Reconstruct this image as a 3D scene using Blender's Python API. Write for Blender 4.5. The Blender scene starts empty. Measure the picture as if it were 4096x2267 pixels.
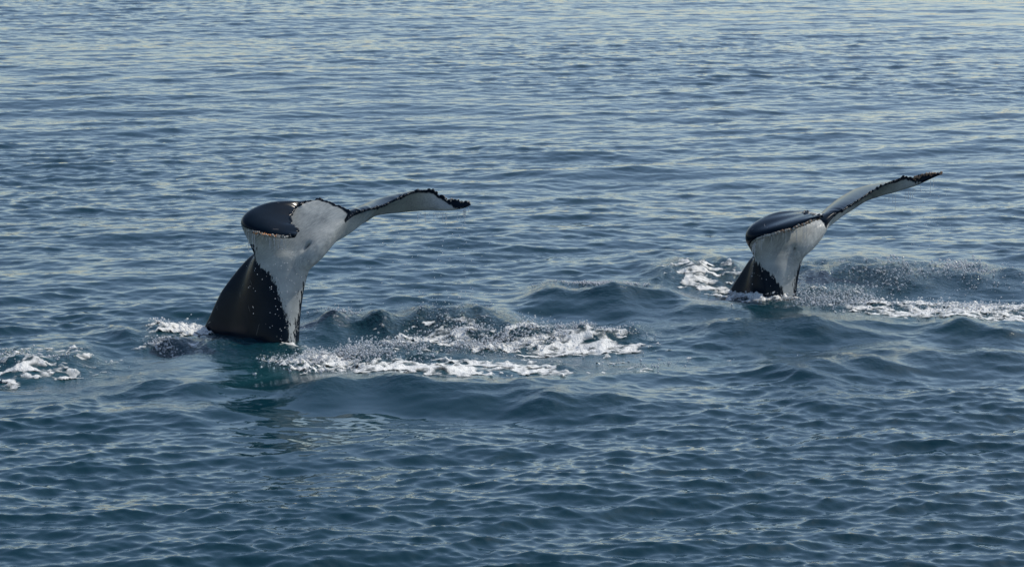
import bpy, bmesh, math, random
import numpy as np
from mathutils import Vector, kdtree

# ------------------------------------------------------------------ camera, world, sun
SC = bpy.context.scene
FPX, CAMH, HORIZON = 3200.0, 7.3, -250.0          # focal length in pixels of a 1024 wide frame
PITCH = math.atan((283 - HORIZON) / FPX)
SUN_EL, SUN_AZ = math.radians(50), math.radians(58)   # azimuth measured from +Y towards +X

cam_data = bpy.data.cameras.new('camera')
cam = bpy.data.objects.new('camera', cam_data)
SC.collection.objects.link(cam)
cam.location = (0, 0, CAMH)
cam.rotation_euler = (math.pi / 2 - PITCH, 0, 0)
cam_data.sensor_width = 36
cam_data.lens = 36 * FPX / 1024
cam_data.clip_start, cam_data.clip_end = 0.5, 60000
cam_data.dof.use_dof = True
cam_data.dof.focus_distance = 40
cam_data.dof.aperture_fstop = 8
SC.camera = cam

world = bpy.data.worlds.new('World')
SC.world = world
world.use_nodes = True
wn, wl = world.node_tree.nodes, world.node_tree.links
sky = wn.new('ShaderNodeTexSky')
sky.sky_type = 'NISHITA'
sky.sun_disc = False
sky.sun_elevation = SUN_EL
sky.sun_rotation = SUN_AZ
sky.air_density, sky.dust_density, sky.ozone_density = 1.0, 0.9, 1.2
wl.new(sky.outputs[0], wn['Background'].inputs[0])
wn['Background'].inputs[1].default_value = 0.13

sd = bpy.data.lights.new('sun', 'SUN')
sd.energy, sd.angle, sd.color = 3.2, math.radians(0.5), (1.0, 0.93, 0.82)
sun = bpy.data.objects.new('sun', sd)
SC.collection.objects.link(sun)
sdir = Vector((math.sin(SUN_AZ) * math.cos(SUN_EL), math.cos(SUN_AZ) * math.cos(SUN_EL), math.sin(SUN_EL)))
sun.rotation_euler = sdir.to_track_quat('Z', 'Y').to_euler()
sun.location = (0, 60, 40)

SC.view_settings.view_transform = 'Standard'
SC.view_settings.look = 'None'
SC.view_settings.exposure = 0.2
SC.view_settings.gamma = 1.0
SC.cycles.use_denoising = True
SC.cycles.max_bounces = 8
SC.cycles.blur_glossy = 1.0
SC.cycles.sample_clamp_indirect = 2
SC.cycles.caustics_reflective = False
SC.cycles.caustics_refractive = False

# ------------------------------------------------------------------ helpers
def tag(o, **kw):
    for k, v in kw.items():
        o[k] = v
    return o

def ray(u, v):
    """direction per metre of depth for a point u, v on the 4096 px wide photograph"""
    a, b = (u / 4 - 512) / FPX, (283 - v / 4) / FPX
    c, s = math.cos(PITCH), math.sin(PITCH)
    return np.array([a, c + b * s, -s + b * c])

def sea(u, v, z=0.0):
    d = ray(u, v)
    k = (CAMH - z) / -d[2]
    return d[0] * k, d[1] * k

def link(name, me, mat=None, parent=None):
    o = bpy.data.objects.new(name, me)
    SC.collection.objects.link(o)
    if mat: me.materials.append(mat)
    if parent: o.parent = parent
    return o

def mesh_np(name, co, faces, smooth=True):
    """co (n,3), faces (m,k) with k 3 or 4"""
    me = bpy.data.meshes.new(name)
    co = np.ascontiguousarray(co, dtype=np.float32)
    faces = np.ascontiguousarray(faces, dtype=np.int32)
    m, k = faces.shape
    me.vertices.add(len(co)); me.vertices.foreach_set('co', co.ravel())
    me.loops.add(m * k); me.loops.foreach_set('vertex_index', faces.ravel())
    me.polygons.add(m)
    me.polygons.foreach_set('loop_start', np.arange(0, m * k, k, dtype=np.int32))
    me.update(calc_edges=True)
    me.polygons.foreach_set('use_smooth', np.full(m, smooth, dtype=bool))
    return me

def attr(me, name, vals):
    a = me.attributes.new(name, 'FLOAT', 'POINT')
    a.data.foreach_set('value', np.ascontiguousarray(vals, dtype=np.float32).ravel())

def sstep(a, b, x):
    t = np.clip((x - a) / (b - a), 0, 1)
    return t * t * (3 - 2 * t)

# ------------------------------------------------------------------ wave fields
class Tile:
    """periodic random field made from a spectrum; gives height and horizontal drift"""
    def __init__(s, N, L, seed, bands, wind=None, spread=2.0, drift=True):
        s.N, s.L = N, L
        rng = np.random.default_rng(seed)
        dk = 2 * math.pi / L
        k1 = np.fft.fftfreq(N, 1.0 / N).astype(np.float32) * dk
        kx, ky = k1[None, :], k1[:, None]
        k = np.sqrt(kx * kx + ky * ky); k[0, 0] = 1
        lk = np.log(2 * math.pi / k)
        xs = np.log([b[0] for b in bands]); ys = [b[1] for b in bands]
        G = np.interp(lk, xs, ys, left=0, right=0).astype(np.float32)
        G[0, 0] = 0
        if wind is None:
            D = 1 / (2 * math.pi)
        else:
            c = (kx * math.cos(wind) + ky * math.sin(wind)) / k
            D = np.abs(c) ** spread
            D = D / (2 * math.pi * float(D[k > 2 * dk].mean())) + 0.02
        amp = np.sqrt(G * D) / (k * k) * dk
        F = (rng.standard_normal((N, N), dtype=np.float32) + 1j * rng.standard_normal((N, N), dtype=np.float32)) * amp
        s.h = (np.fft.ifft2(F).real * N * N).astype(np.float32)
        if drift:
            s.dx = (np.fft.ifft2(F * (1j * kx / k)).real * N * N).astype(np.float32)
            s.dy = (np.fft.ifft2(F * (1j * ky / k)).real * N * N).astype(np.float32)
    def get(s, x, y, which=('h',), cubic=False):
        fx = (x / s.L * s.N) % s.N; fy = (y / s.L * s.N) % s.N
        ix = np.floor(fx).astype(np.int32); iy = np.floor(fy).astype(np.int32)
        fx = (fx - ix).astype(np.float32); fy = (fy - iy).astype(np.float32)
        if cubic:
            def w(f): return (-.5*f + f*f - .5*f**3, 1 - 2.5*f*f + 1.5*f**3, .5*f + 2*f*f - 1.5*f**3, -.5*f*f + .5*f**3)
            ox = range(-1, 3)
        else:
            def w(f): return (1 - f, f)
            ox = range(0, 2)
        wx, wy = w(fx), w(fy)
        out = [0.0] * len(which)
        for j, wj in zip(ox, wy):
            yy = (iy + j) % s.N
            for i, wi in zip(ox, wx):
                xx = (ix + i) % s.N
                q = wi * wj
                for n, nm in enumerate(which):
                    out[n] = out[n] + getattr(s, nm)[yy, xx] * q
        return out

WIND = math.radians(97)
RIP = Tile(4096, 96.0, 11, [(0.06, 0), (0.10, .012), (0.18, .0140), (0.32, .0110), (0.6, .0065), (1.2, 0)], WIND, 3.8)
MID = Tile(1024, 192.0, 12, [(0.8, 0), (1.1, .0042), (2.2, .0018), (4.5, .0005), (9, .0003), (30, .0001), (60, 0)], math.radians(101), 6)
CHOP = Tile(1024, 17.0, 13, [(0.07, 0), (0.12, .03), (0.25, .04), (0.6, .025), (1.0, 0)], None)
PATCH = Tile(512, 60.0, 14, [(0.5, 0), (1, 1), (4, 1), (12, 1), (20, 0)], None, drift=False)   # patchiness
PATCH.h /= PATCH.h.std()
LACE = Tile(1024, 14.0, 15, [(0.05, 0), (0.09, .5), (0.3, 1), (0.9, 1), (1.5, 0)], None, drift=False)
LACE.h /= LACE.h.std()
GUST = Tile(512, 400.0, 16, [(4, 0), (8, 1), (40, 1), (90, 0)], math.radians(90), 2, drift=False)
GUST.h /= GUST.h.std()

# a blob is (u, v, ru, rv, strength[, tilt]) in pixels of the photograph, laid down on the sea in metres
def prep(blobs):
    out = []
    for b in blobs:
        u, v, ru, rv, st = b[:5]
        x, y = sea(u, v)
        rx = sea(u + ru, v)[0] - x
        ry = (sea(u, v - rv)[1] - sea(u, v + rv)[1]) / 2
        sl = 0.0
        if len(b) > 5:                                 # tilt: photo px of fall per px to the right
            x2, y2 = sea(u + 100, v + 100 * b[5]); sl = (y2 - y) / (x2 - x)
        out.append((x, y, rx, ry, st, sl))
    return out

def blobs_at(pb, x, y, p=1.0):
    m = np.zeros_like(x)
    for (cx, cy, rx, ry, st, sl) in pb:
        q = ((x - cx) / rx) ** 2 + ((y - cy - sl * (x - cx)) / ry) ** 2
        m = np.maximum(m, st * np.exp(-q ** p))
    return m

TURB = prep([
    (1120, 1400, 230, 60, .55), (1250, 1440, 260, 45, 1.0, .1), (1500, 1390, 320, 50, .8), (1900, 1370, 330, 60, .9),
    (1750, 1330, 420, 45, .7), (1750, 1460, 500, 40, .7), (2300, 1380, 350, 45, .7), (2100, 1470, 300, 40, .6),
    (2700, 1330, 250, 20, .35), (2800, 1430, 300, 50, .5, -.2), (2600, 1490, 220, 30, .4),
    (700, 1310, 120, 30, .9), (690, 1385, 120, 35, .9, .1), (860, 1390, 180, 45, .6),
    (150, 1480, 420, 70, .6), (200, 1580, 400, 50, .25),
    (1500, 1270, 380, 20, .3), (2380, 1160, 260, 20, .4), (2860, 1120, 190, 45, .7), (2720, 1130, 160, 25, .4),
    (3300, 1180, 330, 60, .9), (3500, 1120, 500, 55, .8), (3900, 1080, 330, 30, .8, -.05), (3800, 1230, 420, 70, .8),
    (3100, 1200, 200, 35, .5), (3400, 1060, 200, 14, .7), (2900, 1310, 300, 60, .3), (2980, 1400, 200, 30, .4)])
SLICK = prep([
    (1500, 1640, 900, 130, .9), (1250, 1800, 480, 170, .75), (2400, 1460, 500, 60, .8), (1150, 1520, 330, 70, .8),
    (3150, 1290, 380, 90, .8), (3500, 1440, 500, 80, .65), (700, 1450, 500, 110, .6), (300, 1540, 500, 90, .55),
    (3300, 1100, 500, 90, .3), (2400, 1250, 500, 70, .38), (1600, 1290, 600, 60, .38), (2700, 1180, 400, 70, .3),
    (2300, 1560, 600, 60, .6), (3700, 1350, 500, 50, .3)])

AERATED = [(1150, 1510, 260, 60, .9), (1000, 1470, 200, 50, .5), (1290, 1465, 220, 45, .8)]   # foam patches add themselves below

FOAM = []
def F(*a, **k):
    FOAM.append((a, k)); AERATED.extend((b[0], b[1] + 6, b[2] * 1.3, b[3] * 1.6 + 8, b[4] * .75) + tuple(b[5:]) for b in a[0])
F([(1290, 1462, 190, 34, 1.5, .12), (1190, 1440, 100, 24, .9), (1440, 1485, 150, 16, .9, .05), (1100, 1420, 90, 12, .7), (1230, 1400, 130, 10, .6)],
     'bright tumbling foam just in front of the nearer whale', 1, amp=.042)
F([(1700, 1490, 230, 26, 1.0), (1820, 1500, 100, 20, 1.05), (2040, 1470, 190, 18, 1.0, .12), (1950, 1450, 220, 12, .75), (2160, 1490, 120, 12, .9, .1), (1560, 1460, 180, 14, .75), (1500, 1400, 260, 30, .55)],
     'streaked foam spreading right of the nearer whale', 2)
F([(2250, 1375, 220, 28, 1.05), (2400, 1385, 190, 22, 1.0, .03), (2060, 1375, 240, 20, .85), (2500, 1390, 140, 10, .85), (2150, 1350, 260, 14, .75), (1800, 1350, 260, 24, .6)],
     'white foam patch in the water between the two whales', 3)
F([(745, 1310, 90, 26, 1.25), (690, 1318, 70, 16, .95), (780, 1345, 70, 14, .8), (680, 1385, 100, 22, .7, .1)], 'small splash of foam at the left foot of the nearer whale', 4, amp=.042)
F([(90, 1500, 200, 24, 1.05, -.08), (250, 1492, 140, 14, 1.0), (40, 1465, 200, 14, .75), (120, 1440, 260, 20, .6), (320, 1490, 80, 10, .75)],
     'foam streaks at the left edge of the picture', 5)
F([(2800, 1105, 90, 18, .85), (2900, 1095, 170, 8, .8), (2860, 1140, 130, 11, .85, .1), (2970, 1155, 90, 12, 1.0), (2800, 1125, 70, 14, 1.0)],
     'curved foam trail left of the farther whale', 6)
F([(3060, 1172, 95, 16, 1.3), (3150, 1176, 70, 9, .9)], 'small white splash at the foot of the farther whale', 7, amp=.06)
F([(3780, 1250, 280, 32, 1.05), (3960, 1240, 210, 28, 1.05), (3640, 1262, 200, 26, 1.0, .05), (4080, 1225, 150, 22, 1.1), (3700, 1205, 260, 16, .75), (3900, 1290, 250, 14, .8)],
     'broad white foam patch at the right edge behind the farther whale', 8)
F([(2450, 1450, 90, 8, .75), (2720, 1420, 150, 8, .7), (2860, 1420, 130, 8, .7, .1), (2600, 1480, 120, 9, .7, -.15), (3300, 1150, 240, 14, .6), (1150, 1375, 60, 6, .8)],
     'scattered small flecks of foam between the whales', 9)

# swell crests stirred up by the tails: (u0, v0, u1, v1, height, half width towards the camera, half width away)
RIDGES = []
for (u0, v0, u1, v1, a, wf, wb) in [
    (1180, 1262, 1680, 1250, .16, .75, 1.2), (1620, 1285, 2330, 1300, .05, .7, 1.2), (1560, 1258, 2080, 1235, .12, .8, 1.4),
    (2060, 1160, 2760, 1165, .15, .9, 1.5), (2600, 1070, 3050, 1052, .12, .9, 1.5), (1700, 1318, 2260, 1300, .10, .6, 1.1),
    (2150, 1315, 2700, 1308, .10, .6, 1.0), (2680, 1285, 3500, 1300, .11, .8, 1.3), (1080, 1540, 2020, 1525, .13, .7, 1.2),
    (1980, 1545, 2500, 1580, .08, .6, 1.1), (3260, 1410, 4200, 1375, .095, .9, 1.5), (3050, 1470, 3500, 1400, .10, .7, 1.1),
    (3150, 1060, 3700, 1085, .08, .8, 1.3), (3600, 1100, 4200, 1060, .13, .8, 1.3), (3000, 1130, 3500, 1150, .06, .6, 1.0),
    (-200, 1440, 420, 1430, .10, .7, 1.2), (600, 1340, 900, 1390, .06, .5, .8), (420, 1500, 820, 1560, .07, .5, .9),
    (380, 1325, 760, 1310, .08, .6, 1.1), (1400, 1500, 1900, 1490, .05, .4, .7), (620, 1680, 1050, 1640, .04, .5, .8),
    (3700, 1290, 4200, 1310, .09, .6, 1.0), (2350, 1240, 3050, 1235, .07, .7, 1.2), (0, 1640, 900, 1660, .05, .6, 1.0),
    (3000, 1560, 4100, 1570, .06, .8, 1.4), (1900, 1620, 2900, 1590, .05, .8, 1.2)]:
    x0, y0 = sea(u0, v0, a); x1, y1 = sea(u1, v1, a)
    RIDGES.append((x0, y0, x1, y1, a * 1.25, wf * .8, wb * .9))

def local(x, y):
    """extra height near the whales, turbulence and slick masks"""
    z = np.zeros_like(x)
    wob = PATCH.get(x * .7, y * .7, cubic=True)[0]
    for (x0, y0, x1, y1, a, wf, wb) in RIDGES:
        lx, ly = x1 - x0, y1 - y0
        L = math.hypot(lx, ly)
        t = ((x - x0) * lx + (y - y0) * ly) / (L * L)
        yc = y0 + ly * np.clip(t, -.3, 1.3) + wob * .16 + np.sin(t * 9 + x0) * .12
        d = y - yc
        w = np.where(d < 0, wf, wb)
        e = sstep(-.12, .3, t) * (1 - sstep(.7, 1.12, t)) * (1 + .18 * np.sin(t * 17 + y0))
        z += a * e * np.exp(-(np.sqrt((d / w) ** 2 + .04) - .2) * 1.5) * 1.05 - a * e * .35 * np.exp(-((d + wf * 1.9) / wf) ** 2)
    turb = blobs_at(TURB, x, y, 1.3)
    pat = sstep(-.7, 1.2, PATCH.get(x * 1.7 + 9, y * .8 + 3, cubic=True)[0])
    turb = turb * (.25 + .95 * pat)
    slick = np.clip(blobs_at(SLICK, x, y, 1.2) * (.9 + .25 * wob), 0, .93)
    turb = np.clip(turb + np.clip(z, 0, .25) * 1.5, 0, 1.2)
    return z, turb, slick

def surf(x, y, full=False, cell=None):
    x = np.asarray(x, np.float64); y = np.asarray(y, np.float64)
    r = np.hypot(x, y)
    far = 1 - sstep(150, 700, r)
    h1, dx1, dy1 = RIP.get(x, y, ('h', 'dx', 'dy'))
    h2, dx2, dy2 = MID.get(x, y, ('h', 'dx', 'dy'), cubic=True)
    hc, dxc, dyc = CHOP.get(x, y * .75, ('h', 'dx', 'dy'))
    near = (np.abs(x) < 25) & (r < 90) & (y > 20)
    z0, turb, slick = (np.zeros_like(x) for _ in range(3))
    if near.any():
        a, b, c = local(x[near], y[near])
        z0[near], turb[near], slick[near] = a, b, c
    gust = np.clip(1 + .16 * GUST.get(x, y, cubic=True)[0] + .20 * PATCH.get(x * .33, y * .45, cubic=True)[0], .35, 1.5)
    a1 = (1 - slick) * gust * far * (.95 - .22 * sstep(40, 85, r))
    a2 = (1 - .25 * slick) * (.95 - .35 * sstep(42, 85, r)) * (1 - sstep(400, 3000, r))
    ac = turb * 1.35
    if cell is not None:
        a1 = a1 * (1 - sstep(.07, .22, cell)); ac = ac * (1 - sstep(.07, .22, cell)); a2 = a2 * (1 - sstep(.5, 1.6, cell))
    z = z0 + h1 * a1 + h2 * a2 + hc * ac
    X = x + 1.0 * (dx1 * a1 + dx2 * a2) + .6 * dxc * ac
    Y = y + 1.0 * (dy1 * a1 + dy2 * a2) + .6 * dyc * ac
    if full: return X, Y, z, turb, slick
    return X, Y, z

# ------------------------------------------------------------------ materials
def new_mat(name):
    m = bpy.data.materials.new(name); m.use_nodes = True
    nt = m.node_tree
    return m, nt.nodes, nt.links, nt.nodes['Principled BSDF']

def N(nodes, kind, **kw):
    n = nodes.new(kind)
    for k, v in kw.items(): setattr(n, k, v)
    return n

def water_material():
    m, n, l, p = new_mat('sea_water')
    tc = N(n, 'ShaderNodeTexCoord')
    mp = N(n, 'ShaderNodeMapping'); mp.inputs['Scale'].default_value = (1, .8, 1)
    l.new(tc.outputs['Object'], mp.inputs[0])
    n1 = N(n, 'ShaderNodeTexNoise'); n1.inputs['Scale'].default_value = 9; n1.inputs['Detail'].default_value = 3
    l.new(mp.outputs[0], n1.inputs['Vector'])
    at = N(n, 'ShaderNodeAttribute', attribute_name='turbulence')
    sl = N(n, 'ShaderNodeAttribute', attribute_name='slick')
    st = N(n, 'ShaderNodeMath', operation='MULTIPLY_ADD'); st.inputs[1].default_value = .8; st.inputs[2].default_value = .5
    l.new(at.outputs['Fac'], st.inputs[0])
    s2 = N(n, 'ShaderNodeMath', operation='MULTIPLY_ADD'); s2.inputs[1].default_value = -.42
    l.new(sl.outputs['Fac'], s2.inputs[0]); l.new(st.outputs[0], s2.inputs[2])
    bp = N(n, 'ShaderNodeBump'); bp.inputs['Distance'].default_value = .012
    l.new(n1.outputs['Fac'], bp.inputs['Height']); l.new(s2.outputs[0], bp.inputs['Strength'])
    v1 = N(n, 'ShaderNodeTexNoise'); v1.inputs['Scale'].default_value = 16; v1.inputs['Detail'].default_value = 4; v1.inputs['Roughness'].default_value = .6
    l.new(tc.outputs['Object'], v1.inputs['Vector'])
    b3 = N(n, 'ShaderNodeBump'); b3.inputs['Distance'].default_value = .07
    l.new(v1.outputs['Fac'], b3.inputs['Height']); l.new(at.outputs['Fac'], b3.inputs['Strength']); l.new(bp.outputs[0], b3.inputs['Normal'])
    co = N(n, 'ShaderNodeAttribute', attribute_name='coarse')
    m3 = N(n, 'ShaderNodeMapping'); m3.inputs['Scale'].default_value = (.7, 1.3, 1); l.new(tc.outputs['Object'], m3.inputs[0])
    v3 = N(n, 'ShaderNodeTexNoise'); v3.inputs['Scale'].default_value = 3.2; v3.inputs['Detail'].default_value = 2
    l.new(m3.outputs[0], v3.inputs['Vector'])
    b4 = N(n, 'ShaderNodeBump'); b4.inputs['Distance'].default_value = .06
    l.new(v3.outputs['Fac'], b4.inputs['Height']); l.new(co.outputs['Fac'], b4.inputs['Strength']); l.new(b3.outputs[0], b4.inputs['Normal'])
    l.new(b4.outputs[0], p.inputs['Normal'])
    mix = N(n, 'ShaderNodeMix', data_type='RGBA')
    mix.inputs['A'].default_value = (.003, .027, .040, 1)
    mix.inputs['B'].default_value = (.009, .050, .060, 1)
    ae = N(n, 'ShaderNodeAttribute', attribute_name='aeration')
    l.new(ae.outputs['Fac'], mix.inputs['Factor'])
    l.new(mix.outputs['Result'], p.inputs['Base Color'])
    p.inputs['Roughness'].default_value = .06
    p.inputs['IOR'].default_value = 1.333
    return m

def foam_material():
    m, n, l, p = new_mat('sea_foam')
    tc = N(n, 'ShaderNodeTexCoord')
    v = N(n, 'ShaderNodeTexVoronoi'); v.inputs['Scale'].default_value = 55
    l.new(tc.outputs['Object'], v.inputs['Vector'])
    bp = N(n, 'ShaderNodeBump'); bp.inputs['Distance'].default_value = .01; bp.inputs['Strength'].default_value = .9
    l.new(v.outputs['Distance'], bp.inputs['Height']); l.new(bp.outputs[0], p.inputs['Normal'])
    ft = N(n, 'ShaderNodeAttribute', attribute_name='thickness')
    al = N(n, 'ShaderNodeMapRange'); al.inputs['To Min'].default_value = .03; al.inputs['From Max'].default_value = .95
    l.new(ft.outputs['Fac'], al.inputs['Value']); l.new(al.outputs[0], p.inputs['Alpha'])
    mx = N(n, 'ShaderNodeMix', data_type='RGBA')
    mx.inputs['A'].default_value = (.40, .44, .44, 1); mx.inputs['B'].default_value = (.68, .69, .67, 1)
    l.new(ft.outputs['Fac'], mx.inputs['Factor']); l.new(mx.outputs['Result'], p.inputs['Base Color'])
    p.inputs['Roughness'].default_value = .35
    p.inputs['IOR'].default_value = 1.33
    return m

def drop_material():
    m, n, l, p = new_mat('water_drop')
    p.inputs['Base Color'].default_value = (.95, .97, 1, 1)  # whitish colour stands in for sunlight refracted through the drops
    p.inputs['Roughness'].default_value = .08
    p.inputs['IOR'].default_value = 1.33
    p.inputs['Transmission Weight'].default_value = .55
    return m

def skin_material():
    m, n, l, p = new_mat('whale_skin')
    tc = N(n, 'ShaderNodeTexCoord')
    pale = N(n, 'ShaderNodeAttribute', attribute_name='pale')
    # ragged border between black and white skin: streaky noise added to the signed distance
    mp = N(n, 'ShaderNodeMapping'); mp.inputs['Scale'].default_value = (34, 34, 8)
    l.new(tc.outputs['Object'], mp.inputs[0])
    nz = N(n, 'ShaderNodeTexNoise'); nz.inputs['Scale'].default_value = 1.0; nz.inputs['Detail'].default_value = 6; nz.inputs['Roughness'].default_value = .68
    l.new(mp.outputs[0], nz.inputs['Vector'])
    rg = N(n, 'ShaderNodeAttribute', attribute_name='ragged')
    ma = N(n, 'ShaderNodeMath', operation='SUBTRACT'); ma.inputs[1].default_value = .5
    l.new(nz.outputs['Fac'], ma.inputs[0])
    mb = N(n, 'ShaderNodeMath', operation='MULTIPLY'); l.new(ma.outputs[0], mb.inputs[0]); l.new(rg.outputs['Fac'], mb.inputs[1])
    ad = N(n, 'ShaderNodeMath', operation='ADD'); l.new(mb.outputs[0], ad.inputs[0]); l.new(pale.outputs['Fac'], ad.inputs[1])
    mr = N(n, 'ShaderNodeMapRange'); mr.inputs['From Min'].default_value = -.007; mr.inputs['From Max'].default_value = .010
    l.new(ad.outputs[0], mr.inputs['Value'])
    # tones
    n2 = N(n, 'ShaderNodeTexNoise'); n2.inputs['Scale'].default_value = 5; n2.inputs['Detail'].default_value = 6
    l.new(tc.outputs['Object'], n2.inputs['Vector'])
    cw = N(n, 'ShaderNodeValToRGB')
    cw.color_ramp.elements[0].position = .36; cw.color_ramp.elements[0].color = (.24, .26, .26, 1)
    cw.color_ramp.elements[1].position = .7; cw.color_ramp.elements[1].color = (.52, .54, .52, 1)
    cb = N(n, 'ShaderNodeValToRGB')
    cb.color_ramp.elements[0].position = .35; cb.color_ramp.elements[0].color = (.003, .008, .015, 1)
    cb.color_ramp.elements[1].position = .75; cb.color_ramp.elements[1].color = (.006, .012, .021, 1)
    l.new(n2.outputs['Fac'], cb.inputs[0])
    # scratches: thin pale arcs on the black skin
    wv = N(n, 'ShaderNodeTexVoronoi', feature='DISTANCE_TO_EDGE'); wv.inputs['Scale'].default_value = 3.3
    l.new(tc.outputs['Object'], wv.inputs['Vector'])
    n3 = N(n, 'ShaderNodeTexNoise'); n3.inputs['Scale'].default_value = 7
    l.new(tc.outputs['Object'], n3.inputs['Vector'])
    sc1 = N(n, 'ShaderNodeMath', operation='LESS_THAN'); sc1.inputs[1].default_value = .006; l.new(wv.outputs['Distance'], sc1.inputs[0])
    sc2 = N(n, 'ShaderNodeMath', operation='GREATER_THAN'); sc2.inputs[1].default_value = .63; l.new(n3.outputs['Fac'], sc2.inputs[0])
    sc3 = N(n, 'ShaderNodeMath', operation='MULTIPLY'); l.new(sc1.outputs[0], sc3.inputs[0]); l.new(sc2.outputs[0], sc3.inputs[1])
    cs = N(n, 'ShaderNodeMix', data_type='RGBA'); cs.inputs['B'].default_value = (.16, .16, .16, 1)
    l.new(sc3.outputs[0], cs.inputs['Factor']); l.new(cb.outputs[0], cs.inputs['A'])
    mx = N(n, 'ShaderNodeMix', data_type='RGBA')
    l.new(mr.outputs[0], mx.inputs['Factor']); l.new(cs.outputs['Result'], mx.inputs['A']); l.new(cw.outputs[0], mx.inputs['B'])
    l.new(mx.outputs['Result'], p.inputs['Base Color'])
    # water film streaming along the chord of the fluke
    fs = N(n, 'ShaderNodeAttribute', attribute_name='along_span'); ft = N(n, 'ShaderNodeAttribute', attribute_name='along_chord')
    cx = N(n, 'ShaderNodeCombineXYZ')
    m1 = N(n, 'ShaderNodeMath', operation='MULTIPLY'); m1.inputs[1].default_value = 38; l.new(fs.outputs['Fac'], m1.inputs[0])
    m2 = N(n, 'ShaderNodeMath', operation='MULTIPLY'); m2.inputs[1].default_value = 9; l.new(ft.outputs['Fac'], m2.inputs[0])
    l.new(m1.outputs[0], cx.inputs[0]); l.new(m2.outputs[0], cx.inputs[1])
    n4 = N(n, 'ShaderNodeTexNoise'); n4.inputs['Scale'].default_value = 1.4; n4.inputs['Detail'].default_value = 5; n4.inputs['Roughness'].default_value = .62
    l.new(cx.outputs[0], n4.inputs['Vector'])
    n5 = N(n, 'ShaderNodeTexNoise'); n5.inputs['Scale'].default_value = 28; n5.inputs['Detail'].default_value = 2
    l.new(tc.outputs['Object'], n5.inputs['Vector'])
    mm = N(n, 'ShaderNodeMath', operation='MULTIPLY_ADD'); mm.inputs[1].default_value = .55
    l.new(n4.outputs['Fac'], mm.inputs[0])
    m0 = N(n, 'ShaderNodeMath', operation='MULTIPLY'); m0.inputs[1].default_value = .45; l.new(n2.outputs['Fac'], m0.inputs[0])
    l.new(m0.outputs[0], mm.inputs[2]); l.new(mm.outputs[0], cw.inputs[0])
    b1 = N(n, 'ShaderNodeBump'); b1.inputs['Distance'].default_value = .02
    l.new(n4.outputs['Fac'], b1.inputs['Height'])
    wet = N(n, 'ShaderNodeMath', operation='MULTIPLY_ADD'); wet.inputs[1].default_value = .36; wet.inputs[2].default_value = .04
    l.new(mr.outputs[0], wet.inputs[0]); l.new(wet.outputs[0], b1.inputs['Strength'])
    b2 = N(n, 'ShaderNodeBump'); b2.inputs['Distance'].default_value = .004; b2.inputs['Strength'].default_value = .12
    l.new(n5.outputs['Fac'], b2.inputs['Height']); l.new(b1.outputs[0], b2.inputs['Normal'])
    l.new(b2.outputs[0], p.inputs['Normal'])
    p.inputs['Roughness'].default_value = .17
    p.inputs['IOR'].default_value = 1.33
    p.inputs['Specular IOR Level'].default_value = .14
    return m

def simple_mat(name, c0, c1, rough, scale):
    m, n, l, p = new_mat(name)
    tc = N(n, 'ShaderNodeTexCoord')
    z = N(n, 'ShaderNodeTexNoise'); z.inputs['Scale'].default_value = scale; z.inputs['Detail'].default_value = 4
    l.new(tc.outputs['Object'], z.inputs['Vector'])
    r = N(n, 'ShaderNodeValToRGB')
    r.color_ramp.elements[0].position = .35; r.color_ramp.elements[0].color = (*c0, 1)
    r.color_ramp.elements[1].position = .65; r.color_ramp.elements[1].color = (*c1, 1)
    l.new(z.outputs['Fac'], r.inputs[0]); l.new(r.outputs[0], p.inputs['Base Color'])
    p.inputs['Roughness'].default_value = rough
    return m

M_WATER, M_FOAM, M_DROP, M_SKIN = water_material(), foam_material(), drop_material(), skin_material()
M_BARN = simple_mat('barnacle_shell', (.16, .15, .13), (.50, .48, .43), .5, 30)
M_BARN_BROWN = simple_mat('brown_barnacle_shell', (.10, .06, .04), (.42, .28, .18), .5, 30)
M_LICE = simple_mat('whale_lice', (.45, .13, .03), (.75, .33, .10), .45, 40)

# ------------------------------------------------------------------ the sea: one sheet, finer near the whales, out to the horizon
def build_sea():
    r = np.concatenate([np.geomspace(1.0, 25.5, 40, endpoint=False),
                        np.geomspace(25.5, 112, 1120, endpoint=False),
                        np.geomspace(112, 25000, 120)])
    fa = math.radians(10.8)
    fb = math.radians(36)
    side = np.concatenate([fa + (fb - fa) * np.linspace(0, 1, 151)[1:] ** 1.25, fb + (math.pi - fb) * np.linspace(0, 1, 20)[1:] ** 1.4])
    th = np.concatenate([-side[::-1], np.linspace(-fa, fa, 740), side])
    R, T = np.meshgrid(r, th, indexing='ij')
    x, y = (R * np.sin(T)).ravel(), (R * np.cos(T)).ravel()
    cell = np.maximum(R * np.gradient(th)[None, :], np.gradient(r)[:, None] * .6).ravel()
    X, Y, Z, tb, sl = surf(x, y, True, cell)
    nr, nt = R.shape
    idx = np.arange(nr * nt).reshape(nr, nt)
    f = np.stack([idx[:-1, :-1], idx[:-1, 1:], idx[1:, 1:], idx[1:, :-1]], -1).reshape(-1, 4)[:, ::-1]
    me = mesh_np('sea', np.stack([X, Y, Z], 1), f)
    aer = np.zeros_like(x); nr_ = (np.abs(x) < 25) & (np.hypot(x, y) < 90) & (y > 20)
    aer[nr_] = blobs_at(prep(AERATED), x[nr_], y[nr_]) * (.6 + .4 * sstep(-1, 1, PATCH.get(x[nr_] * 2, y[nr_] * 1.5)[0]))
    attr(me, 'turbulence', np.clip(tb, 0, 1)); attr(me, 'slick', sl); attr(me, 'aeration', aer); attr(me, 'coarse', sstep(.07, .22, cell))
    o = link('sea_water', me, M_WATER)
    tag(o, kind='structure', label='blue grey rippled open sea with darker stirred waves around the two whale tails')
build_sea()

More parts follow.
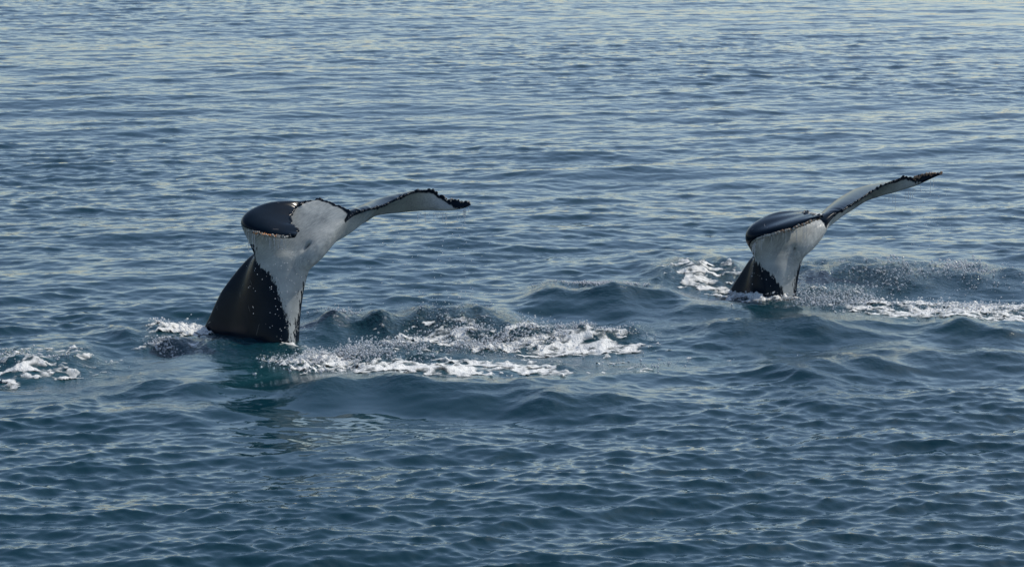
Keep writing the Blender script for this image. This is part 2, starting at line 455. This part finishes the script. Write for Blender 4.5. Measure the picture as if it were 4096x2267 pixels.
# ------------------------------------------------------------------ whale tails
def catmull(P, t):
    """P (n, ...) values at 0..n-1, t array"""
    P = np.asarray(P, float); n = len(P)
    i = np.clip(np.floor(t).astype(int), 0, n - 2); f = t - i
    f = f.reshape(f.shape + (1,) * (P.ndim - 1))
    g = lambda k: P[np.clip(k, 0, n - 1)]
    p0, p1, p2, p3 = g(i - 1), g(i), g(i + 1), g(i + 2)
    p0 = np.where((i == 0).reshape(f.shape), 2 * p1 - p2, p0)
    p3 = np.where((i >= n - 2).reshape(f.shape), 2 * p2 - p1, p3)
    return .5 * (2*p1 + (p2-p0)*f + (2*p0-5*p1+4*p2-p3)*f**2 + (3*p1-p0-3*p2+p3)*f**3)

def catmull_closed(P, m):
    P = np.asarray(P, float); n = len(P)
    t = np.arange(m) / m * n
    i = np.floor(t).astype(int); f = (t - i)[:, None]
    p0, p1, p2, p3 = P[(i-1) % n], P[i % n], P[(i+1) % n], P[(i+2) % n]
    return .5 * (2*p1 + (p2-p0)*f + (2*p0-5*p1+4*p2-p3)*f**2 + (3*p1-p0-3*p2+p3)*f**3)

def polydist(px, py, poly):
    """signed distance to a polyline running top to bottom; positive = right of it"""
    best = np.full(px.shape, 1e9); sign = np.ones_like(px)
    for (ax, ay), (bx, by) in zip(poly[:-1], poly[1:]):
        dx, dy = bx - ax, by - ay
        t = np.clip(((px-ax)*dx + (py-ay)*dy) / (dx*dx+dy*dy), 0, 1)
        d = np.hypot(px - ax - t*dx, py - ay - t*dy)
        s = np.where((px-ax)*dy - (py-ay)*dx > 0, 1, -1)
        sign = np.where(d < best, s, sign); best = np.minimum(best, d)
    return best * sign

class Whale:
    def __init__(w, ox, oy, k, basev):
        """ox, oy, k: a traced point (cx, cy) lies at photo pixel ox + cx/k, oy + cy/k"""
        w.ox, w.oy, w.k = ox, oy, k
        d = ray(2048, basev)
        w.depth = CAMH / -d[2]
        w.ppm = FPX * 4 / w.depth * k                # traced px per metre
    def pt(w, cx, cy, d):
        u, v = w.ox + cx / w.k, w.oy + cy / w.k
        return np.array([0, 0, CAMH]) + ray(u, v) * (w.depth + d)
    def back(w, P):
        """world -> traced px (fixed frame of this animal)"""
        c, s = math.cos(PITCH), math.sin(PITCH)
        q = P - np.array([0, 0, CAMH])
        z = q[:, 1] * c - q[:, 2] * s
        a, b = q[:, 0] / z, (q[:, 1] * s + q[:, 2] * c) / z
        return ((a * FPX + 512) * 4 - w.ox) * w.k, ((283 - b * FPX) * 4 - w.oy) * w.k

    def fluke(w, stations, seed, jag=.012):
        """stations: (L, M, T, thickness); returns closed verts, quads, samples for colouring"""
        rng = np.random.default_rng(seed)
        L = np.array([w.pt(*s[0]) for s in stations]); Mi = np.array([w.pt(*s[1]) for s in stations])
        T = np.array([w.pt(*s[2]) for s in stations]); th = np.array([s[3] for s in stations])
        ns, nt = 150, 44
        tt = np.linspace(0, len(stations) - 1, ns)
        L, Mi, T, th = catmull(L, tt), catmull(Mi, tt), catmull(T, tt), np.maximum(catmull(th, tt), .02)
        # ragged trailing edge
        c = T - Mi; c /= np.linalg.norm(c, axis=1, keepdims=True)
        j = np.convolve(rng.standard_normal(ns), [.25, .5, .25], 'same') + .8 * np.convolve(rng.standard_normal(ns), np.ones(7) / 4, 'same')
        T = T + c * (j * jag * sstep(0, .12, np.linspace(0, 1, ns)))[:, None]
        t = .5 * (1 - np.cos(np.linspace(0, math.pi, nt)))
        t_ = t[None, :, None]
        G = L[:, None] * (1 - t_) * (1 - 2*t_) + Mi[:, None] * 4*t_*(1 - t_) + T[:, None] * t_*(2*t_ - 1)
        ds = np.gradient(G, axis=0); dt = np.gradient(G, t, axis=1)
        n = np.cross(dt, ds); n /= np.linalg.norm(n, axis=2, keepdims=True) + 1e-9
        for _ in range(6):
            n[1:-1] = (n[:-2] + n[1:-1] * 2 + n[2:]) / 4
        n /= np.linalg.norm(n, axis=2, keepdims=True) + 1e-9
        view = G[2, 10] - np.array([0, 0, CAMH])
        if np.dot(n[2, 10], view) > 0: n = -n         # n points out of the ventral side
        prof = 5 * (.2969*np.sqrt(t) - .126*t - .3516*t**2 + .2843*t**3 - .1015*t**4)
        prof = prof[None, :] * th[:, None] + .006 + .004 * (th[:, None] / .2)
        prof[:, 0] = .001; prof[:, -1] = .006
        V = G + n * prof[..., None]; Dn = G - n * prof[..., None]
        ring = np.concatenate([V[:, ::-1], Dn[:, 1:-1]], axis=1)
        m = ring.shape[1]
        verts = ring.reshape(-1, 3)
        idx = np.arange(ns * m).reshape(ns, m); nx = np.roll(idx, -1, 1)
        q = np.stack([idx[:-1], nx[:-1], nx[1:], idx[1:]], -1).reshape(-1, 4)
        c0, c1 = len(verts), len(verts) + 1
        verts = np.vstack([verts, ring[0].mean(0), ring[-1].mean(0)])
        tri = np.concatenate([np.stack([np.full(m, c0), nx[0], idx[0]], -1), np.stack([np.full(m, c1), idx[-1], nx[-1]], -1)])
        # colour samples
        chord = np.linalg.norm(T - L, axis=1)
        sf = np.linspace(0, 1, ns)
        dTE = (1 - t)[None, :] * chord[:, None]; dLE = t[None, :] * chord[:, None]
        tip = (1 - sf)[:, None] * 1.9 + 0 * dTE
        samples = dict(V=V.reshape(-1, 3), D=Dn.reshape(-1, 3), dTE=dTE.ravel(), dLE=dLE.ravel(), tip=tip.ravel(),
                       s=np.repeat(sf, nt), t=np.tile(t, ns), T=T, L=L, n=n, c=c, span=ds)
        return verts, q, tri, samples

def tube_loft(rings):
    ns, m = rings.shape[:2]
    verts = rings.reshape(-1, 3)
    idx = np.arange(ns * m).reshape(ns, m); nx = np.roll(idx, -1, 1)
    q = np.stack([idx[:-1], nx[:-1], nx[1:], idx[1:]], -1).reshape(-1, 4)
    c0, c1 = len(verts), len(verts) + 1
    verts = np.vstack([verts, rings[0].mean(0), rings[-1].mean(0)])
    tri = np.concatenate([np.stack([np.full(m, c0), nx[0], idx[0]], -1), np.stack([np.full(m, c1), idx[-1], nx[-1]], -1)])
    return verts, q, tri

ICO = None
def ico(sub=1):
    bm = bmesh.new(); bmesh.ops.create_icosphere(bm, subdivisions=sub, radius=1.0)
    v = np.array([x.co[:] for x in bm.verts]); f = np.array([[y.index for y in x.verts] for x in bm.faces])
    bm.free(); return v, f
ICO1, ICO2 = ico(1), ico(2)

def blobs_mesh(name, centres, radii, base, mat, parent=None, stretch=None, smooth=True):
    v, f = base
    c = np.asarray(centres, float); r = np.asarray(radii, float)
    if r.ndim == 1: r = np.repeat(r[:, None], 3, 1)
    co = (c[:, None] + v[None] * r[:, None]).reshape(-1, 3)
    fa = (f[None] + (np.arange(len(c)) * len(v))[:, None, None]).reshape(-1, 3)
    return link(name, mesh_np(name, co, fa, smooth), mat, parent)

def build_whale(w, left, right, sections, dark, label, seed, nodules=True, extra_dark=None):
    rng = np.random.default_rng(seed)
    parts = []
    fl = w.fluke(left, seed + 1); fr = w.fluke(right, seed + 2)
    rings = []
    for (cy, D, LL, V, R) in sections:
        D = (D[0] - 8, D[1] * .82)
        P = [w.pt(D[0], cy, D[1])]
        a = (np.array(D) * .5 + np.array(LL) * .5); P.append(w.pt(a[0] + 8, cy, a[1]))
        P.append(w.pt(LL[0], cy, LL[1])); P.append(w.pt(V[0], cy, V[1])); P.append(w.pt(R[0], cy, R[1]))
        b = (np.array(D) * .45 + np.array(R) * .55); P.append(w.pt(b[0] + 30, cy, b[1] + .14))
        rings.append(catmull_closed(P, 48))
    rings = np.array(rings)
    rings = catmull(rings, np.linspace(0, len(rings) - 1, 90))
    pv, pq, pt_ = tube_loft(rings)
    allv, allq, allt = [], [], []
    off = 0
    for (v, q, t) in (fl[:3], fr[:3], (pv, pq, pt_)):
        allv.append(v); allq.append(q + off); allt.append(t + off); off += len(v)
    # knobbly trailing edge
    if nodules:
        for S in (fl[3], fr[3]):
            T = S['T']; n = len(T)
            for k in range(int(n * .9)):
                i = rng.integers(int(n * .06), n)
                if math.sin(i * .55) + math.sin(i * .23 + seed) < rng.normal(-.6, .6): continue
                r = .007 + .020 * rng.random() ** 1.8
                c = T[i] - S['c'][i] * rng.uniform(-.004, .02) + rng.normal(0, .006, 3)
                v, f = ICO1
                allv.append(c + v * r * rng.uniform(.8, 1.3, 3)); allt.append(f + off); off += len(v)
    v = np.vstack(allv); q = np.vstack(allq); t = np.vstack(allt)
    me = bpy.data.meshes.new('tmp')
    me.from_pydata(v.tolist(), [], q.tolist() + t.tolist()); me.update()
    bm = bmesh.new(); bm.from_mesh(me)
    bmesh.ops.recalc_face_normals(bm, faces=bm.faces); bm.to_mesh(me); bm.free()
    tmp = bpy.data.objects.new('tmp', me); SC.collection.objects.link(tmp)
    md = tmp.modifiers.new('r', 'REMESH'); md.mode = 'VOXEL'; md.voxel_size = .0085; md.use_smooth_shade = True
    dg = bpy.context.evaluated_depsgraph_get()
    ev = tmp.evaluated_get(dg); em = ev.to_mesh()
    nv = len(em.vertices)
    co = np.empty(nv * 3, np.float32); em.vertices.foreach_get('co', co); co = co.reshape(-1, 3).astype(float)
    ne = len(em.edges); ed = np.empty(ne * 2, np.int32); em.edges.foreach_get('vertices', ed); ed = ed.reshape(-1, 2)
    nf = len(em.polygons)
    fv = np.empty(len(em.loops), np.int32); em.loops.foreach_get('vertex_index', fv)
    faces = fv.reshape(-1, 4)
    ev.to_mesh_clear()
    bpy.data.objects.remove(tmp)
    # nearest samples
    kd_pts, pal, rag, ss, tt_, edge = [], [], [], [], [], []
    for S, sg in ((fl[3], -1), (fr[3], 1)):
        for side in 'VD':
            P = S[side]
            kd_pts.append(P)
            tipd = S['tip']
            if side == 'V':
                p_ = np.minimum(S['dTE'] - (.040 + .10 * sstep(.45, .12, tipd) * (1 if sg > 0 else .3)), tipd - .16)
            else:
                p_ = -np.minimum(S['dLE'] + .02, .5)
            pal.append(p_); rag.append(np.where(side == 'V', .04 + .3 * sstep(.5, .2, tipd), .02) + 0 * p_)
            ss.append(S['s'] * 2 * sg); tt_.append(S['t']); edge.append(np.minimum(S['dTE'], tipd + .03))
    rp = rings.reshape(-1, 3)
    m = rings.shape[1]
    ang = np.tile(np.arange(m) / m * 6, rings.shape[0])      # 0 dorsal, 2 left ridge, 3 ventral, 4 right ridge
    ppal = np.minimum(ang - 2.0, 4.35 - ang) * .15
    kd_pts.append(rp); pal.append(ppal); rag.append(np.full(len(rp), .05))
    ss.append(np.zeros(len(rp)) + .0); tt_.append(np.zeros(len(rp))); edge.append(np.full(len(rp), .5))
    kp = np.vstack(kd_pts); pal = np.concatenate(pal); rag = np.concatenate(rag)
    ss = np.concatenate(ss); tt_ = np.concatenate(tt_); edge = np.concatenate(edge)
    kd = kdtree.KDTree(len(kp))
    for i, p in enumerate(kp): kd.insert(p, i)
    kd.balance()
    A = np.zeros((nv, 5))
    src = np.stack([pal, rag, ss, tt_, edge], 1)
    for i in range(nv):
        r_ = kd.find_n(co[i], 3)
        ws = np.array([1 / (z[2] + .002) for z in r_]); ws /= ws.sum()
        A[i] = (src[[z[1] for z in r_]] * ws[:, None]).sum(0)
    # smooth shape (not along the thin edges) and smooth the flow coordinates
    deg = np.bincount(ed.ravel(), minlength=nv).astype(float)
    def lap(a):
        return np.stack([(np.bincount(ed[:, 0], a[ed[:, 1], j], nv) + np.bincount(ed[:, 1], a[ed[:, 0], j], nv)) / deg
                         for j in range(a.shape[1])], 1)
    wgt = sstep(.06, .22, A[:, 4])[:, None] * .9 + .10 * (A[:, 4:5] > .03)
    for k in range(70):
        co = co + (lap(co) - co) * wgt * (1.0 if k % 2 == 0 else .6)
    for k in range(10): A[:, 2:4] = lap(A[:, 2:4])
    for k in range(3): A[:, 0:2] = lap(A[:, 0:2])
    px, py = w.back(co)
    pale, ragged = A[:, 0], A[:, 1]
    # black patches of the flank (only on the front, ventral side)
    for poly, sgn, y0, rr in dark:
        d = polydist(px, py, poly) * sgn / w.ppm
        d = np.where(py < y0 - 40, .5, d)
        pale = np.minimum(pale, d); ragged = np.where(np.abs(d) < .3, rr, ragged)
    origin = np.array(w.pt(400, 1200, .2)); origin[2] = 0
    root = bpy.data.objects.new('humpback_whale', None); SC.collection.objects.link(root)
    root.location = origin; root.empty_display_size = .5
    tag(root, label=label, category='whale', group='humpback whales diving with raised tails')
    me = mesh_np('tail', co - origin, faces)
    attr(me, 'pale', pale); attr(me, 'ragged', ragged)
    attr(me, 'along_span', A[:, 2]); attr(me, 'along_chord', A[:, 3])
    o = link('tail', me, M_SKIN, root)
    return root, origin, fl[3], fr[3]

W1 = Whale(900, 720, 2139 / 1050, 1362)
W2 = Whale(2850, 640, 2300 / 1000, 1172)

left1 = [
    ((470,800,.12),(690,540,.15),(985,318,.36),.24), ((400,740,.04),(660,480,.20),(1016,255,.38),.24),
    ((320,690,.02),(590,430,.20),(900,192,.38),.23), ((258,640,.02),(510,370,.20),(790,158,.38),.21),
    ((212,545,-.02),(440,290,.20),(690,172,.34),.19), ((168,450,-.08),(352,232,.10),(600,205,.24),.16),
    ((148,385,-.20),(275,256,-.05),(560,250,.08),.13), ((178,405,-.38),(275,310,-.22),(535,310,-.08),.11),
    ((285,437,-.48),(375,380,-.35),(542,355,-.2),.09), ((425,465,-.50),(485,430,-.40),(590,388,-.30),.07),
    ((565,458,-.48),(578,447,-.45),(592,432,-.40),.04)]
right1 = [
    ((520,800,.12),(690,540,.15),(985,318,.36),.24), ((620,740,.12),(780,520,.17),(1000,302,.38),.24),
    ((790,555,.33),(940,350,.50),(1060,268,.50),.22), ((930,468,.78),(1060,290,.88),(1150,243,.62),.19),
    ((1090,370,1.30),(1190,226,1.42),(1280,208,.85),.17), ((1260,280,1.5),(1330,178,1.35),(1420,145,1.0),.16),
    ((1420,262,1.65),(1470,152,1.45),(1540,92,1.2),.12), ((1580,255,1.6),(1600,150,1.5),(1640,78,1.4),.09),
    ((1715,252,1.5),(1720,175,1.52),(1725,100,1.5),.07), ((1830,252,1.45),(1812,200,1.5),(1800,152,1.5),.05),
    ((1920,236,1.4),(1905,205,1.43),(1900,172,1.45),.04), ((2004,203,1.4),(2001,193,1.4),(1998,184,1.4),.03)]
sec1 = [
    (1700, (-380,1.0), (200,.10), (500,-.10), (590,.25)), (1500, (-285,.95), (220,.05), (500,-.13), (592,.22)),
    (1300, (-218,.90), (236,.0), (480,-.15), (600,.18)), (1100, (-120,.75), (238,.0), (470,-.13), (616,.15)),
    (950, (-50,.66), (240,.0), (470,-.12), (638,.14)), (860, (5,.60), (242,.0), (475,-.11), (655,.13)),
    (700, (135,.48), (245,.0), (480,-.08), (700,.12)), (600, (240,.42), (270,.03), (490,-.04), (735,.13)),
    (520, (360,.42), (350,.14), (530,.08), (740,.26)), (450, (520,.48), (470,.32), (600,.27), (760,.40)),
    (410, (600,.50), (580,.44), (650,.42), (740,.46))]
dark1 = [([(245,560),(250,660),(290,720),(385,780),(415,860),(450,960),(490,1060),(505,1130),(530,1165),(528,1320),(520,1700)], 1, 560, .26),
         ([(668,790),(640,850),(612,950),(597,1050),(588,1110),(572,1160),(568,1320),(560,1700)], -1, 790, .30)]
left2 = [
    ((620,1000,.12),(800,760,.15),(1080,532,.50),.24), ((540,960,.05),(750,700,.20),(1080,518,.48),.24),
    ((470,930,.02),(680,630,.25),(1040,502,.55),.23), ((408,905,.0),(600,578,.25),(970,494,.56),.21),
    ((384,860,-.05),(520,560,.20),(900,484,.5),.18), ((368,800,-.10),(445,595,.05),(860,480,.40),.16),
    ((372,752,-.20),(435,618,-.10),(850,484,.15),.13), ((424,718,-.35),(505,635,-.22),(870,490,.0),.11),
    ((555,682,-.45),(645,612,-.35),(910,496,-.15),.09), ((745,630,-.50),(805,575,-.40),(958,504,-.30),.07),
    ((975,530,-.45),(990,520,-.45),(1002,510,-.42),.04)]
right2 = [
    ((640,1000,.12),(800,760,.15),(1080,532,.50),.24), ((740,950,.12),(890,720,.18),(1084,526,.47),.24),
    ((850,830,.22),(1000,600,.40),(1130,492,.50),.21), ((940,735,.65),(1060,497,.95),(1220,446,.56),.16),
    ((1085,610,1.25),(1175,392,1.60),(1345,366,.75),.14), ((1240,485,1.70),(1325,302,1.90),(1440,302,.98),.12),
    ((1400,372,1.75),(1470,262,1.80),(1560,237,1.2),.11), ((1560,332,1.65),(1610,250,1.6),(1680,184,1.4),.09),
    ((1720,290,1.65),(1750,220,1.62),(1780,153,1.55),.07), ((1860,242,1.6),(1868,198,1.6),(1870,152,1.55),.05),
    ((1970,190,1.5),(1968,163,1.5),(1960,138,1.5),.045), ((2106,128,1.4),(2107,119,1.4),(2105,110,1.4),.035)]
sec2 = [
    (1600, (-80,.9), (375,.08), (600,-.10), (750,.25)), (1400, (45,.80), (390,.03), (600,-.14), (765,.22)),
    (1200, (160,.65), (398,.0), (600,-.15), (778,.16)), (1100, (222,.57), (400,.0), (610,-.14), (792,.14)),
    (1010, (284,.50), (400,.0), (620,-.13), (808,.12)), (920, (348,.42), (400,.0), (640,-.08), (832,.12)),
    (840, (430,.42), (440,.06), (660,-.02), (860,.16)), (760, (560,.45), (560,.26), (700,.20), (850,.34)),
    (710, (680,.5), (660,.40), (740,.36), (820,.42))]
dark2 = [([(352,700),(368,800),(378,880),(402,930),(430,960),(500,1020),(560,1060),(590,1120),(635,1165),(640,1230),(640,1600)], 1, 740, .22),
         ([(835,925),(808,950),(785,985),(765,1080),(750,1140),(748,1200),(740,1600)], -1, 930, .18)]

root1, org1, FL1, FR1 = build_whale(W1, left1, right1, sec1, dark1,
    'larger nearer whale tail with black flank and orange lice on its curled dark fluke', 21)
root2, org2, FL2, FR2 = build_whale(W2, left2, right2, sec2, dark2,
    'smaller farther whale tail low in the water, curled fluke edged with pale barnacles', 41)

# ------------------------------------------------------------------ barnacles, lice (parts)
def ring_barnacle():
    """low volcano shape with an open crater"""
    prof = [(1.0, 0), (.85, .45), (.62, .8), (.42, .85), (.30, .55), (0.02, .45)]
    m = 8
    v = [(r * math.cos(2*math.pi*i/m), r * math.sin(2*math.pi*i/m), z) for r, z in prof for i in range(m)]
    f = []
    for a in range(len(prof) - 1):
        for i in range(m):
            j = (i + 1) % m
            f += [(a*m+i, a*m+j, (a+1)*m+j), (a*m+i, (a+1)*m+j, (a+1)*m+i)]
    return np.array(v), np.array(f)
RB = ring_barnacle()

def scatter(name, S, which, s0, s1, count, rmin, rmax, spread, mat, root, origin, seed, side=0, inset=0.0, base=RB):
    rng = np.random.default_rng(seed)
    P = S[which]; n = len(P); nt = S['n'].shape[1]
    co, fa = [], []
    cl = rng.uniform(s0, s1, 9)
    for k in range(count):
        u_ = rng.uniform(s0, s1)
        if rng.random() < .7: u_ = np.clip(cl[rng.integers(len(cl))] + rng.normal(0, .012), s0, s1)
        i = int(np.clip(u_, 0, .999) * n)
        e = 0 if which == 'L' else nt - 1
        nv = S['n'][i, e]
        c = S['c'][i] * (-1 if which == 'L' else 1)        # outwards from the edge
        a = rng.normal(side, spread)
        out = c * math.cos(a) - nv * math.sin(a)
        out /= np.linalg.norm(out)
        inn = abs(rng.normal(0, 1)) * inset
        p = P[i] - c * inn + out * .012 - origin + rng.normal(0, .004, 3)
        q = Vector(out).to_track_quat('Z', 'Y').to_matrix()
        r = rng.uniform(rmin, rmax)
        v = base[0] * np.array([r, r, r * rng.uniform(.7, 1.3)])
        co.append(v @ np.array(q).T + p); fa.append(base[1] + k * len(base[0]))
    o = link(name, mesh_np(name, np.vstack(co), np.vstack(fa), False), mat, root)
    tag(o, kind='stuff'); return o

tag(scatter('barnacles', FL1, 'L', .70, .97, 90, .008, .017, .7, M_BARN, root1, org1, 51, .3, .02), label='pale barnacles crowded along the lower edge of the curled fluke')
tag(scatter('whale_lice', FL1, 'L', .76, .89, 90, .006, .013, .35, M_LICE, root1, org1, 52, 1.1, .02, ICO1), label='orange whale lice clustered on the dark curled fluke')
tag(scatter('tip_barnacles', FR1, 'T', .80, 1.0, 50, .006, .013, .8, M_BARN, root1, org1, 53, 0, .01), label='small barnacles on the far fluke tip')
tag(scatter('barnacles', FL2, 'L', .48, .99, 330, .009, .019, .6, M_BARN, root2, org2, 54, .45, .02), label='pale barnacles in a dense band along the curled fluke edge')
tag(scatter('brown_barnacles', FL2, 'L', .82, 1.0, 130, .008, .016, .6, M_BARN_BROWN, root2, org2, 55, .5, .02), label='brownish barnacles near the tip of the curled fluke')
tag(scatter('tip_barnacles', FR2, 'T', .80, 1.0, 140, .008, .017, .9, M_BARN_BROWN, root2, org2, 56, 0, .012), label='barnacle crust on the raised fluke tip')
scatter('edge_barnacles', FL2, 'T', .35, .95, 60, .008, .016, .8, M_BARN, root2, org2, 57, 0, .01)

# ------------------------------------------------------------------ foam
def foam(blobs, label, seed, thr=0, amp=.022):
    pb = [(q[0], q[1], q[2] * 1.35, q[3] * 1.6, q[4], q[5]) for q in prep(blobs)]
    x0 = min(b[0] - 1.8*b[2] for b in pb); x1 = max(b[0] + 1.8*b[2] for b in pb)
    y0 = min(b[1] - 1.9*b[3] for b in pb); y1 = max(b[1] + 1.9*b[3] for b in pb)
    dx, dy = .016, .028
    gx, gy = np.meshgrid(np.arange(x0, x1, dx), np.arange(y0, y1, dy), indexing='ij')
    sh = gx.shape
    x, y = gx.ravel(), gy.ravel()
    b = blobs_at(pb, x, y, 1.2)
    # streaks drawn out sideways, holes and lace
    l1 = LACE.get(x * .36 + seed, y * 1.05 + 2*seed, cubic=True)[0]
    l2 = LACE.get(x * 1.0 + 3*seed, y * 2.6, cubic=True)[0]
    l3 = PATCH.get(x * 1.5 + 5*seed, y * 2.2, cubic=True)[0]
    l4 = LACE.get(x * 3.3 + seed, y * 3.0 + seed)[0]
    l5 = LACE.get(x * 5.2 + seed, y * 4.0 + seed)[0]
    net = .60 * np.exp(-(l1 / .34) ** 2) + .46 * np.exp(-(l2 / .33) ** 2)
    val = b * 1.08 - 0.95 + net + .24 * l3 + .17 * l4
    val = np.where(b > .12, val, -1)
    thr = 0.0
    X, Y, Z = surf(x, y)
    over = np.clip(val, 0, 1)
    Z = Z + .003 + sstep(0, .5, over) * amp * np.clip(.45 + .30 * l2 + .40 * l5, 0, 2)
    keep = (val > thr).reshape(sh)
    kc = keep[:-1, :-1] & keep[1:, :-1] & keep[1:, 1:] & keep[:-1, 1:]
    idx = np.arange(len(x)).reshape(sh)
    f = np.stack([idx[:-1, :-1], idx[1:, :-1], idx[1:, 1:], idx[:-1, 1:]], -1)[kc]
    used = np.unique(f); mp = np.zeros(len(x), np.int64); mp[used] = np.arange(len(used))
    me = mesh_np('sea_foam', np.stack([X, Y, Z], 1)[used], mp[f])
    attr(me, 'thickness', sstep(.0, .60, over + .05 * l4)[used])
    o = link('sea_foam', me, M_FOAM)
    tag(o, kind='stuff', label=label)
    return o

for args, kw in FOAM:
    foam(*args, **kw)

# ------------------------------------------------------------------ spray, partly standing in for sun glints, and falling drops
SPRAY_GAIN = 5.2
def spray(regions, label, seed, name='spray_glint_drops'):
    """regions: (u, v, ru, rv, count, max height m, rmin, rmax)"""
    rng = np.random.default_rng(seed)
    C, R = [], []
    for (u, v, ru, rv, cnt, hm, r0, r1) in regions:
        (x, y, rx, ry, _, _), = prep([(u, v, ru, rv, 1)])
        cnt = int(cnt * SPRAY_GAIN); r0 *= .75; r1 *= 1.7
        px = x + rng.normal(0, .55, cnt) * rx; py = y + rng.normal(0, .55, cnt) * ry
        keep = PATCH.get(px * 2.2, py * 1.6, cubic=True)[0] * .8 + LACE.get(px * .8, py, cubic=True)[0] * .7 + rng.normal(0, .3, cnt) > .1
        px, py = px[keep], py[keep]
        X, Y, Z = surf(px, py)
        h = hm * rng.random(len(px)) ** 3
        rr = r0 + (r1 - r0) * rng.random(len(px)) ** 4
        C.append(np.stack([X, Y, Z + rr * .5 + h], 1)); R.append(rr)
    o = blobs_mesh(name, np.vstack(C), np.concatenate(R), ICO1, M_DROP)  # pale drops are spray and also stand in for sun glints on the chop
    tag(o, kind='stuff', label=label)

spray([(1300, 1440, 200, 40, 700, .10, .004, .011), (1560, 1400, 200, 55, 900, .14, .004, .010), (1900, 1360, 260, 40, 900, .12, .004, .010),
       (1400, 1260, 200, 14, 130, .05, .004, .009), (2300, 1350, 260, 25, 350, .05, .004, .010), (1750, 1290, 300, 25, 200, .2, .003, .007)],
      'fine spray thrown up around the nearer whale, its pale drops partly standing in for sun glints', 61)
spray([(700, 1300, 90, 22, 320, .10, .004, .010), (680, 1385, 80, 25, 260, .04, .004, .010), (150, 1450, 250, 30, 260, .02, .004, .010)],
      'spray left of the nearer whale, its pale drops partly standing in for sun glints', 62)
spray([(3330, 1190, 260, 45, 650, .12, .004, .010), (3060, 1165, 80, 10, 160, .06, .004, .009), (3700, 1110, 350, 40, 380, .06, .004, .010),
       (3900, 1075, 300, 16, 700, .1, .004, .014), (3400, 1060, 130, 10, 90, .03, .004, .010), (3850, 1230, 300, 40, 450, .08, .004, .010),
       (2850, 1060, 150, 8, 80, .04, .004, .009), (2400, 1160, 180, 12, 320, .02, .004, .009), (2750, 1440, 250, 30, 200, .03, .004, .009)],
      'fine spray around and right of the farther whale, its pale drops partly standing in for sun glints', 63)

def falling(w, S, which, s0, s1, n_str, count, box, label, seed):
    """short dribbles off the fluke edge and loose drops below"""
    rng = np.random.default_rng(seed)
    C, R = [], []
    P = S[which]; n = len(P)
    for k in range(n_str):
        i = int(rng.uniform(s0, s1) * (n - 1)); p = P[i] - np.array([0, .03, .02])
        ln = rng.uniform(.02, .26) * rng.uniform(.3, 1)
        m = int(ln / .008) + 1; r = rng.uniform(.0025, .0045)
        for j in range(m):
            C.append(p - np.array([rng.normal(0, .0012), 0, .008 * j])); R.append((r, r, .007))
        for j in range(rng.integers(0, 4)):
            C.append(p - np.array([rng.normal(0, .006), 0, ln + rng.uniform(.02, .9) ** 1.3])); q = rng.uniform(.003, .0075); R.append((q, q, q * 1.3))
    for k in range(count):
        cx = rng.normal(box[0], box[2]); cy = rng.uniform(box[1], box[1] + box[3])
        p = w.pt(cx, cy, rng.uniform(-.5, -.12) + box[4])
        if p[2] < .05: continue
        q = rng.uniform(.0025, .0078); C.append(p); R.append((q, q, q * 1.25))
    o = blobs_mesh('falling_drops', C, R, ICO1, M_DROP)
    tag(o, kind='stuff', label=label)

falling(W1, FL1, 'L', .70, .96, 30, 90, (540, 550, 110, 760, 0), 'drops and dribbles falling from the curled fluke of the nearer whale', 71)
falling(W1, FR1, 'L', .60, .99, 22, 130, (1650, 260, 260, 900, 1.3), 'thin drops falling from the far fluke of the nearer whale', 72)
falling(W2, FL2, 'L', .50, .99, 40, 130, (700, 760, 120, 400, 0), 'drops and dribbles falling from the curled fluke of the farther whale', 73)
falling(W2, FR2, 'L', .65, .99, 16, 80, (2020, 230, 80, 600, 1.4), 'thin drops falling from the raised fluke tip of the farther whale', 74)
